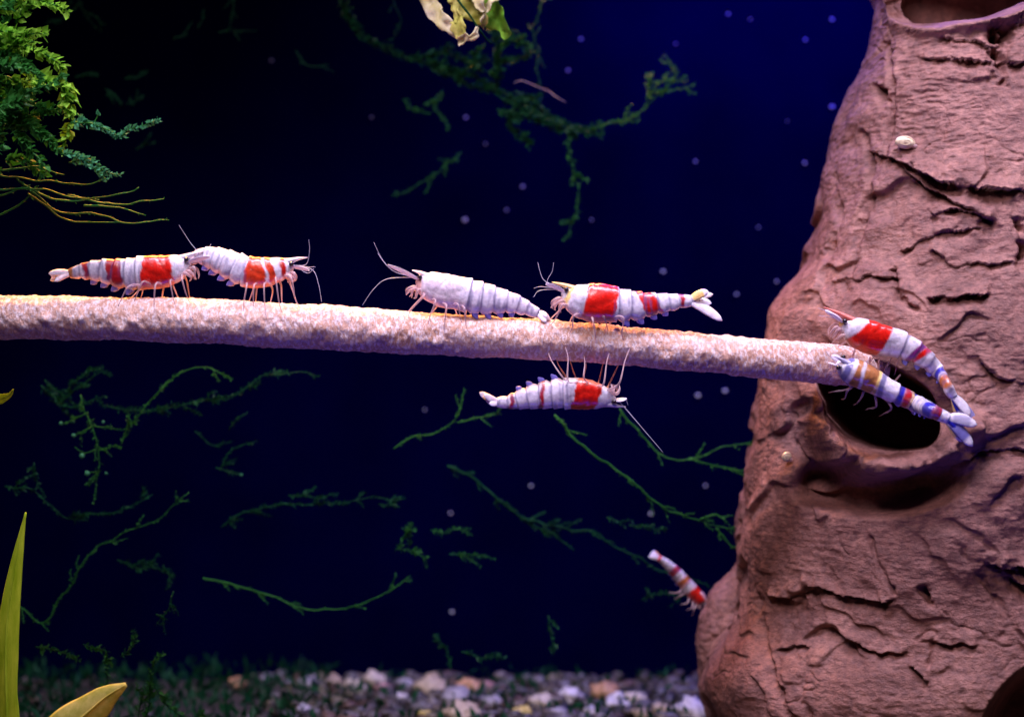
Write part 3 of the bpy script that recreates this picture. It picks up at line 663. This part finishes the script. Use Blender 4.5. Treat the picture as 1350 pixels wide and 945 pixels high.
# hanging moss in the upper middle
hang = strand('moss_clump', 'dark tangled moss hanging under the pale yellow leaf', [
    [(452, -10, 450), (458, 25, 450), (480, 48, 450), (520, 68, 450), (565, 85, 445), (610, 108, 440), (655, 122, 440)], [(540, 78, 460), (580, 72, 455), (615, 80, 450), (635, 85, 445)], [(560, 82, 450), (620, 100, 450), (680, 130, 440), (730, 158, 440), (770, 172, 440)],
    [(655, 118, 445), (655, 60, 435), (640, 20, 430), (610, -8, 425)], [(652, 80, 440), (662, 58, 438), (690, 48, 436)], [(650, 85, 440), (680, 78, 438), (702, 70, 438)], [(640, 60, 440), (625, 75, 440), (632, 90, 440)],
    [(660, 130, 440), (690, 145, 435), (720, 160, 430), (760, 172, 430), (790, 178, 430)], [(665, 150, 440), (680, 180, 435), (700, 188, 432)], [(680, 120, 450), (720, 150, 445), (750, 165, 440)], [(655, 145, 430), (700, 155, 428), (745, 175, 428)]],
    ('moss_dark', 'moss_dark'), 2.0, 2.2, 13, .75, 40, 1.0)
def moss_thing(label, paths, mats=('moss_dark', 'moss_dark'), seed=1, **k):
    if 70 <= seed <= 85:
        paths = SH(paths, 110); k['bulbs'] = [(a, b, c+110, d) for a, b, c, d in k.get('bulbs', ())]
    return strand('moss_strand', label, paths, mats, seed=seed, group='moss strands', **k)
moss_thing('moss strand hanging straight down with tufted leaflets above the stick', [[(748, 180, 425), (750, 205, 425), (758, 235, 425), (762, 262, 425), (758, 290, 425), (744, 316, 425)]], ('moss_dark', 'moss'), 61, L=10, step=2.4)
moss_thing('moss sprig with a square bushy tip against the blue back glass', [[(770, 172, 430), (800, 165, 430), (835, 152, 432), (858, 135, 434), (872, 118, 435)], [(852, 135, 434), (856, 112, 434), (860, 98, 434)], [(872, 130, 434), (884, 110, 434), (890, 96, 434), (876, 70, 436)], [(850, 112, 434), (880, 106, 434), (906, 108, 434)], [(855, 122, 436), (885, 120, 436), (908, 116, 434)]], ('moss', 'moss'), 62, L=8, step=2.2, frac=1)
moss_thing('short tufted moss piece hanging left of the tangled moss', [[(585, 118, 460), (575, 140, 460), (585, 160, 460), (590, 172, 460)], [(530, 130, 460), (545, 145, 460), (560, 150, 460)]], ('moss_dark', 'moss'), 63, L=9, step=2.4, frac=1)
moss_thing('thin drooping moss thread with a fluffy upper half and bare lower end', [[(608, 200, 460), (590, 215, 460), (570, 230, 460), (545, 246, 460), (518, 258, 460)]], ('moss_dark', 'moss'), 64, L=8, step=2.6, frac=.7)
moss_thing('wispy moss thread rising up beside the yellow leaf', [[(712, 70, 445), (700, 40, 445), (712, 15, 445), (718, -15, 445)], [(712, 62, 450), (708, 90, 450), (714, 115, 450)]], ('moss_dark', 'moss_dark'), 65, L=6)
g = Geo(); g.tube(moss_path([(678, 110, 420), (690, 107, 420), (708, 114, 420), (725, 122, 420), (745, 136, 418)], 5, 1.2), [.3, .7, .3, .6, .25], 6)
tag(gobj('root_thread', g, M['root']), 'thin pale pinkish dead root lying on the tangled moss', 'root')

# strands under the stick
B1 = ('moss_dark', 'moss_dark'); B2 = ('moss', 'moss')
moss_thing('arched moss strand with a thick leafy right end below the stick', [[(160, 584, 120), (170, 562, 120), (188, 540, 120), (215, 510, 122), (240, 490, 124), (270, 487, 126), (305, 498, 128)]], B2, 70, L=6, frac=.7)
moss_thing('long wavy moss strand running nearly level below the stick', [[(142, 538, 150), (200, 541, 150), (235, 536, 150), (275, 526, 150), (312, 520, 150), (335, 503, 150), (347, 496, 150), (400, 492, 155), (420, 496, 155)]], B1, 71, L=9, step=2.6)
moss_thing('fern-like moss sprig with round pale buds on short side twigs', [[(105, 520, 100), (112, 545, 100), (122, 565, 100), (128, 590, 100), (132, 615, 100), (126, 640, 100), (124, 662, 100)], [(112, 545, 100), (98, 552, 98), (80, 558, 98)], [(120, 565, 100), (108, 570, 98), (97, 573, 98)], [(122, 560, 100), (136, 563, 102), (143, 562, 102)], [(128, 595, 100), (118, 598, 98), (108, 601, 96)], [(130, 592, 100), (145, 589, 102), (156, 587, 102)], [(131, 622, 100), (122, 623, 98), (115, 624, 97)]], ('moss', 'moss'), 72, L=6, step=2.6,
    bulbs=[(108, 601, 94, 4.2), (115, 624, 94, 4.2), (97, 574, 97, 3.2), (80, 558, 97, 3), (140, 624, 100, 2.6), (136, 556, 100, 2.4), (97, 556, 100, 2.4)])
moss_thing('dim bushy moss piece above the fern-like sprig', [[(55, 510, 150), (80, 525, 150), (100, 515, 150), (130, 490, 150)], [(65, 530, 150), (95, 535, 150), (140, 522, 150)], [(60, 500, 155), (75, 515, 155), (110, 540, 155)], [(90, 505, 150), (110, 495, 150), (135, 485, 150)]], B1, 73, L=9, step=2.4, frac=1)
moss_thing('bent moss strand with a leafy elbow left of the fern-like sprig', [[(5, 642, 140), (35, 643, 140), (55, 655, 140), (72, 672, 140), (88, 685, 140), (112, 685, 140)], [(45, 610, 140), (48, 635, 140), (58, 655, 140)], [(95, 680, 140), (150, 675, 140), (200, 655, 140)]], B1, 74, L=8)
moss_thing('long beaded moss strand sweeping up from the green blade leaf', [[(25, 800, 130), (48, 822, 130), (64, 812, 130), (88, 778, 130), (112, 742, 130), (135, 718, 130), (170, 698, 130), (205, 688, 130), (225, 668, 130), (248, 652, 130)]], ('moss', 'moss'), 75, L=5, frac=.7)
moss_thing('feathery moss strand arching level in the dark water', [[(292, 694, 180), (325, 675, 180), (370, 665, 180), (405, 664, 180), (450, 662, 180), (500, 658, 180), (532, 656, 180)], [(380, 652, 190), (420, 655, 185), (445, 652, 185)], [(500, 665, 185), (520, 672, 185)]], B1, 76, L=8, step=2.5)
moss_thing('short wavy moss strand ending in a tuft', [[(156, 738, 180), (180, 750, 180), (205, 747, 180), (232, 758, 180)], [(215, 748, 178), (228, 762, 178)]], B1, 77, L=9, step=2.2)
moss_thing('sagging moss strand curving upward at its bare right end', [[(270, 760, 170), (300, 770, 170), (335, 780, 170), (370, 790, 170), (402, 802, 170), (450, 803, 170), (490, 792, 170), (520, 775, 170), (540, 760, 170)]], ('moss', 'moss'), 78, L=5, frac=.6, rs=1.6)
moss_thing('forked moss twig with a pale tip in the dark water', [[(288, 620, 170), (298, 602, 170), (315, 588, 170), (338, 580, 170)], [(285, 618, 170), (300, 622, 170), (318, 626, 170)], [(258, 568, 175), (275, 585, 175), (290, 590, 175)], [(302, 568, 175), (312, 555, 175), (326, 545, 175)]], B1, 79, L=6, bulbs=[(318, 626, 168, 2.6)])
moss_thing('moss strand bending up behind the tail of the hanging shrimp', [[(522, 592, 150), (545, 575, 150), (575, 568, 150), (600, 553, 150), (608, 535, 150), (612, 515, 150)], [(600, 556, 152), (640, 550, 152), (660, 545, 152)]], B2, 80, L=5, frac=.7)
moss_thing('long moss strand slanting down from the hanging shrimp to the trunk', [[(732, 546, 130), (745, 562, 130), (762, 583, 132), (790, 605, 135), (820, 625, 140), (850, 650, 145), (885, 672, 150), (925, 685, 155), (975, 702, 160)], [(925, 685, 155), (945, 678, 155), (960, 690, 155)], [(945, 695, 155), (955, 710, 155), (968, 722, 155)]], ('moss', 'moss'), 81, L=5, rs=1.9, step=3)
moss_thing('dim moss strand slanting down to the small shrimp', [[(588, 612, 240), (625, 632, 240), (660, 660, 240), (690, 682, 240), (735, 695, 240), (780, 703, 240), (815, 722, 240), (850, 742, 245), (890, 758, 250), (938, 772, 255)], [(690, 685, 242), (730, 705, 242), (755, 720, 242)]], B1, 82, L=7, step=2.8, rs=2)
moss_thing('moss thread dipping behind the long feeler and rising to the trunk', [[(818, 540, 170), (845, 572, 170), (870, 598, 170), (905, 606, 170), (950, 592, 170), (1005, 580, 170)], [(905, 606, 170), (960, 618, 172), (1000, 632, 172)]], ('moss', 'moss'), 83, L=5, frac=.6, rs=1.5)
moss_thing('clustered moss tuft with upright pale tips in the dark water', [[(520, 728, 190), (532, 712, 190), (536, 695, 190)], [(540, 720, 190), (542, 705, 190), (540, 690, 190)], [(525, 722, 190), (545, 728, 190), (560, 735, 190)]], ('moss_dark', 'moss'), 84, L=9, step=2.0, frac=1)
moss_thing('small leafy moss fragment beside the clustered tuft', [[(568, 698, 195), (585, 705, 195), (600, 698, 195), (620, 697, 195)], [(592, 732, 195), (620, 732, 195), (652, 738, 195)]], ('moss_dark', 'moss'), 85, L=7, step=2.2, frac=1)
moss_thing('faint branched moss low over the gravel', [[(610, 860, 330), (640, 868, 330), (660, 860, 330)], [(595, 885, 330), (595, 870, 330), (585, 850, 330), (575, 842, 330)], [(722, 810, 330), (726, 835, 330), (735, 850, 330)]], B1, 86, L=9)
moss_thing('faint moss threads low beside the trunk foot', [[(845, 790, 330), (870, 782, 330), (895, 786, 330), (880, 800, 330)], [(830, 690, 300), (855, 695, 300), (865, 702, 300)], [(800, 682, 300), (812, 686, 300), (822, 690, 300)]], B1, 87, L=9)
moss_thing('upright moss twig growing from the dark floor near the pale leaf tip', [[(190, 945, 150), (200, 905, 150), (198, 880, 150), (205, 868, 150)], [(205, 905, 150), (218, 930, 150), (240, 945, 150), (262, 950, 150)], [(180, 950, 150), (185, 925, 150), (195, 910, 150)], [(108, 850, 150), (138, 860, 150), (142, 885, 150), (142, 905, 150)], [(50, 850, 150), (80, 858, 150), (104, 872, 150)], [(160, 868, 150), (172, 855, 150), (176, 842, 150)]], ('moss_dark', 'moss'), 88, L=10, step=2.6, frac=1)
moss_thing('dim moss thread with a pale star tip above the leaf tip', [[(228, 780, 160), (222, 800, 160), (212, 815, 160), (208, 825, 160)], [(205, 812, 160), (213, 813, 160), (220, 818, 160)]], B1, 89, L=6)
moss_thing('dim moss threads hanging behind the bright clump', [[(100, -10, 470), (110, 15, 470), (128, 25, 470), (132, 40, 470)], [(60, 30, 470), (85, 22, 470), (110, 5, 470)], [(138, 118, 470), (150, 125, 470), (158, 138, 470)], [(100, 100, 470), (112, 98, 470), (125, 97, 470)], [(165, 105, 470), (180, 102, 470), (195, 97, 470)], [(170, 130, 470), (175, 140, 470), (180, 120, 470)], [(180, 195, 470), (195, 190, 470), (205, 188, 470)]], B1, 90, L=8)
moss_thing('dim moss wisps near the top of the dark water', [[(305, -10, 470), (306, 15, 470), (300, 40, 470)], [(262, 38, 470), (265, 30, 470), (268, 22, 470)], [(288, 44, 470), (310, 42, 470), (335, 40, 470)], [(390, 68, 470), (400, 82, 470), (415, 88, 470), (432, 84, 470)], [(230, 52, 470), (238, 49, 470), (246, 48, 470)], [(520, -5, 470), (528, 30, 470), (520, 55, 470)]], B1, 91, L=6)
# dark mat of ground moss on the left floor
gl = Geo(); rg = np.random.default_rng(5)
for i in range(2600):
    x = rg.uniform(-1100, -330) if rg.random() < .8 else rg.uniform(-330, 330); y = rg.uniform(180, 780); z = FLOOR+rg.uniform(-5, 35)*(1 if x < -330 else .5)
    d = unit(V3(rg.normal(0, .6), rg.normal(0, .6), 1)); s = unit(np.cross(d, rg.normal(0, 1, 3))); leaf_tris(gl, V3(x, y, z), d, s, rg.uniform(12, 30), rg.uniform(2.5, 6), rg.normal(0, 3, 3))
tag(gobj('moss_mat', gl, M['moss_dark'], smooth=False), 'dark mat of low moss on the tank floor', 'moss', kind='stuff')

# ------------------------------------------------------------------ leaves
def blade(name, label, pts, w, mat, side=(1, -.3, 0), fold=.25, ribs=True, group=None):
    path = catmull(np.array([P(*q) for q in pts]), 46); w = np.interp(np.linspace(0, 1, 46), np.linspace(0, 1, len(w)), w)
    rt = root(name, path[0], label, 'leaf', group); g = Geo(); g.ribbon(path, side, w, np.full(46, 1.4), 14, fold=fold); gobj('leaf_surface', g, M[mat], rt)
    if ribs:
        t = np.gradient(path, axis=0); t /= np.linalg.norm(t, axis=1)[:, None]; n_ = np.cross(t, V3(*side)); n_ /= np.linalg.norm(n_, axis=1)[:, None]
        g = Geo(); g.tube(path-n_*np.sign((n_@V3(0, 1, 0)).mean())*1.0, [2.0, 1.6, .5], 6); gobj('midrib', g, M[mat], rt)
    return rt
blade('blade_leaf', 'tall bright yellow green blade leaf standing at the tank floor', [(10, 1010, -60), (10, 945, -60), (8, 880, -58), (10, 820, -55), (18, 760, -52), (26, 715, -50), (34, 675, -48)], [20, 17, 14, 16.5, 16, 12, 7, .6], 'blade', fold=.18)
blade('blade_leaf', 'broad pale yellow leaf tip with brown edge rising from below', [(60, 1000, -70), (85, 965, -72), (112, 942, -74), (140, 918, -76), (166, 902, -78)], [34, 32, 26, 17, 3], 'yellow', side=(.7, -.2, -.7), fold=.3)
blade('blade_leaf', 'small green leaf tip poking in beside the dark moss', [(-40, 520, 40), (-10, 526, 40), (10, 522, 40), (18, 513, 40)], [10, 11, 7, .8], 'blade', side=(0, -.4, 1), fold=.2)
lf = root('withered_leaf', P(612, -20, 120), 'withered pale yellow leaf curling down above the tangled moss', 'leaf')
for pts, w, mt, sd in [([(548, -30, 130), (570, 8, 122), (590, 34, 114), (611, 54, 110)], [9, 13, 13, 10, 4], 'pale', (.8, -.5, .3)), ([(592, -20, 112), (600, 8, 106), (604, 30, 104), (606, 52, 106)], [16, 9, 7, 13, 6], 'yellow', (1, -.2, .1)),
    ([(606, -25, 124), (620, 2, 118), (632, 22, 116), (640, 38, 118)], [30, 26, 17, 3], 'yellow', (.9, -.3, -.4)), ([(630, -25, 138), (648, 12, 134), (662, 34, 130), (668, 50, 130)], [20, 22, 17, 3], 'moss_bright', (.8, -.4, -.4)), ([(660, -20, 112), (646, 8, 110), (634, 28, 108)], [8, 6, 3], 'pale', (.8, -.4, .4)),
    ([(604, 52, 106), (618, 48, 104), (630, 38, 104)], [7, 6, 2], 'pale', (.2, -.5, .8)), ([(618, -25, 108), (630, -5, 104), (636, 12, 104)], [16, 14, 3], 'pale', (.8, -.2, -.5))]:
    path = catmull(np.array([P(*q) for q in pts]), 24); g = Geo(); g.ribbon(path, sd, np.interp(np.linspace(0, 1, 24), np.linspace(0, 1, len(w)), w), np.full(24, 1.2), 16, fold=.35); g.v = [v_+np.stack([fbm(v_/13+k_*20, 3) for k_ in range(3)], 1)*9 for v_ in g.v]; gobj('leaf_lobe', g, M[mt], lf)
g = Geo(); g.tube(moss_path([(595, -15, 98), (612, 12, 98), (632, 40, 110), (648, 58, 140)], 9, 1), [1.8, 1.5, 1.2], 6); gobj('stalk', g, M['moss_dark'], lf)

# ------------------------------------------------------------------ gravel
rg = np.random.default_rng(11); gv = Geo(); pal = [V3(.46, .36, .28), V3(.55, .48, .42), V3(.32, .25, .20), V3(.42, .25, .17), V3(.52, .44, .24), V3(.20, .17, .16), V3(.60, .56, .54)]
for i in range(1500):
    x = rg.uniform(-420, 620) if i < 1250 else rg.uniform(-1100, 1100); y = rg.uniform(330, 790); r = rg.uniform(7, 15)
    gv.ball((x, y, FLOOR+rg.uniform(-3, 9)), (r*rg.uniform(.7, 1.6), r, r*rg.uniform(.4, .9)), 8, 6, .7, i, pal[rg.integers(7)]*rg.uniform(.08, .35))
tag(gobj('gravel', gv, M['gravel'], color=True), 'mixed brown and grey gravel along the back of the tank', 'gravel', kind='stuff')
stones = [(408, 902, 34, 'grey'), (440, 898, 26, 'tan'), (468, 906, 30, 'cream'), (494, 896, 30, 'cream'), (504, 906, 20, 'rosy'), (533, 902, 24, 'grey'), (530, 918, 16, 'white'), (568, 905, 42, 'sandy'), (600, 918, 36, 'grey'), (618, 905, 30, 'orange'), (642, 905, 20, 'rosy'), (650, 925, 26, 'grey'), (562, 942, 20, 'yellow'), (610, 940, 44, 'sandy'),
    (714, 925, 34, 'cream'), (743, 903, 14, 'grey'), (752, 918, 34, 'white'), (798, 912, 38, 'orange'), (812, 925, 34, 'white'), (838, 920, 30, 'cream'), (780, 938, 22, 'white'), (690, 938, 24, 'yellow'), (872, 935, 28, 'sandy'), (912, 935, 46, 'white'), (315, 900, 24, 'orange'), (350, 885, 18, 'grey'), (400, 935, 20, 'white'), (740, 940, 26, 'grey'), (845, 940, 24, 'tan')]
hue = dict(grey=(.34, .32, .33), tan=(.42, .33, .22), cream=(.62, .54, .40), rosy=(.52, .28, .25), white=(.72, .68, .66), sandy=(.52, .42, .27), orange=(.58, .33, .16), yellow=(.62, .50, .14))
word = dict(grey='dull grey', tan='tan brown', cream='rounded cream', rosy='rosy red', white='bright whitish', sandy='flat sandy', orange='orange brown', yellow='mustard yellow')
size = lambda d: 'small' if d < 22 else ('middling' if d < 33 else 'large')
stone_label = []
for i, (sx, sy, d, c) in enumerate(stones):
    near_ = sorted((math.hypot(sx-q[0], sy-q[1]), q) for q in stones if q != stones[i]); a_, b_ = near_[0][1], near_[1][1]
    lb = f'{size(d)} {word[c]} pebble beside the {size(a_[2])} {word[a_[3]]} one'
    if lb in stone_label: lb = f'{size(d)} {word[c]} pebble between the {word[a_[3]]} and {word[b_[3]]} ones'
    if abs(sx-912) < 2: lb = 'large bright whitish stone lying against the trunk foot'
    stone_label.append(lb)
for i, (sx, sy, d, c) in enumerate(stones):
    k = -FLOOR/((sy-472.5)+.26*d); y = min((k-1)*DIST, BACK-30); k = 1+y/DIST; p_ = P(sx, sy, y); r = d*k*.5; p_[2] = min(p_[2], FLOOR+r*.5)
    g = Geo(); g.ball(p_, (r, r*.8, r*.66), 16, 11, .9, i*3.1, V3(*hue[c])*.95)
    tag(gobj('stone', g, M['gravel'], color=True), stone_label[i], 'pebble', 'pebbles on the gravel')

# ------------------------------------------------------------------ specks on the back glass
specks = [(1097, 26, 7), (1062, 53, 6), (1097, 141, 8), (1061, 215, 6), (917, 213, 5), (766, 52, 6), (749, 93, 6), (614, 155, 6), (689, 246, 6), (668, 277, 5), (613, 290, 9), (874, 358, 7), (971, 388, 6), (920, 521, 8), (956, 515, 8), (858, 677, 7), (596, 806, 6), (594, 676, 5), (1024, 371, 6), (960, 19, 5), (989, 26, 4), (891, 58, 4), (490, 155, 4), (358, 80, 5), (1038, 160, 3), (700, 640, 5), (815, 470, 5), (560, 540, 4), (930, 640, 5), (780, 290, 4), (640, 190, 4), (1000, 300, 4)]
for i, (sx, sy, d) in enumerate(specks):
    k = 1+(BACK-3)/DIST; p_ = P(sx, sy, BACK-2); r = d*k*.36
    g = Geo(); g.ball(p_, (r, 3, r*.75), 9, 6, .4, i); tag(gobj('debris_speck', g, M['speck']), 'pale speck stuck on the deep blue back glass', 'speck', 'specks on the back glass')
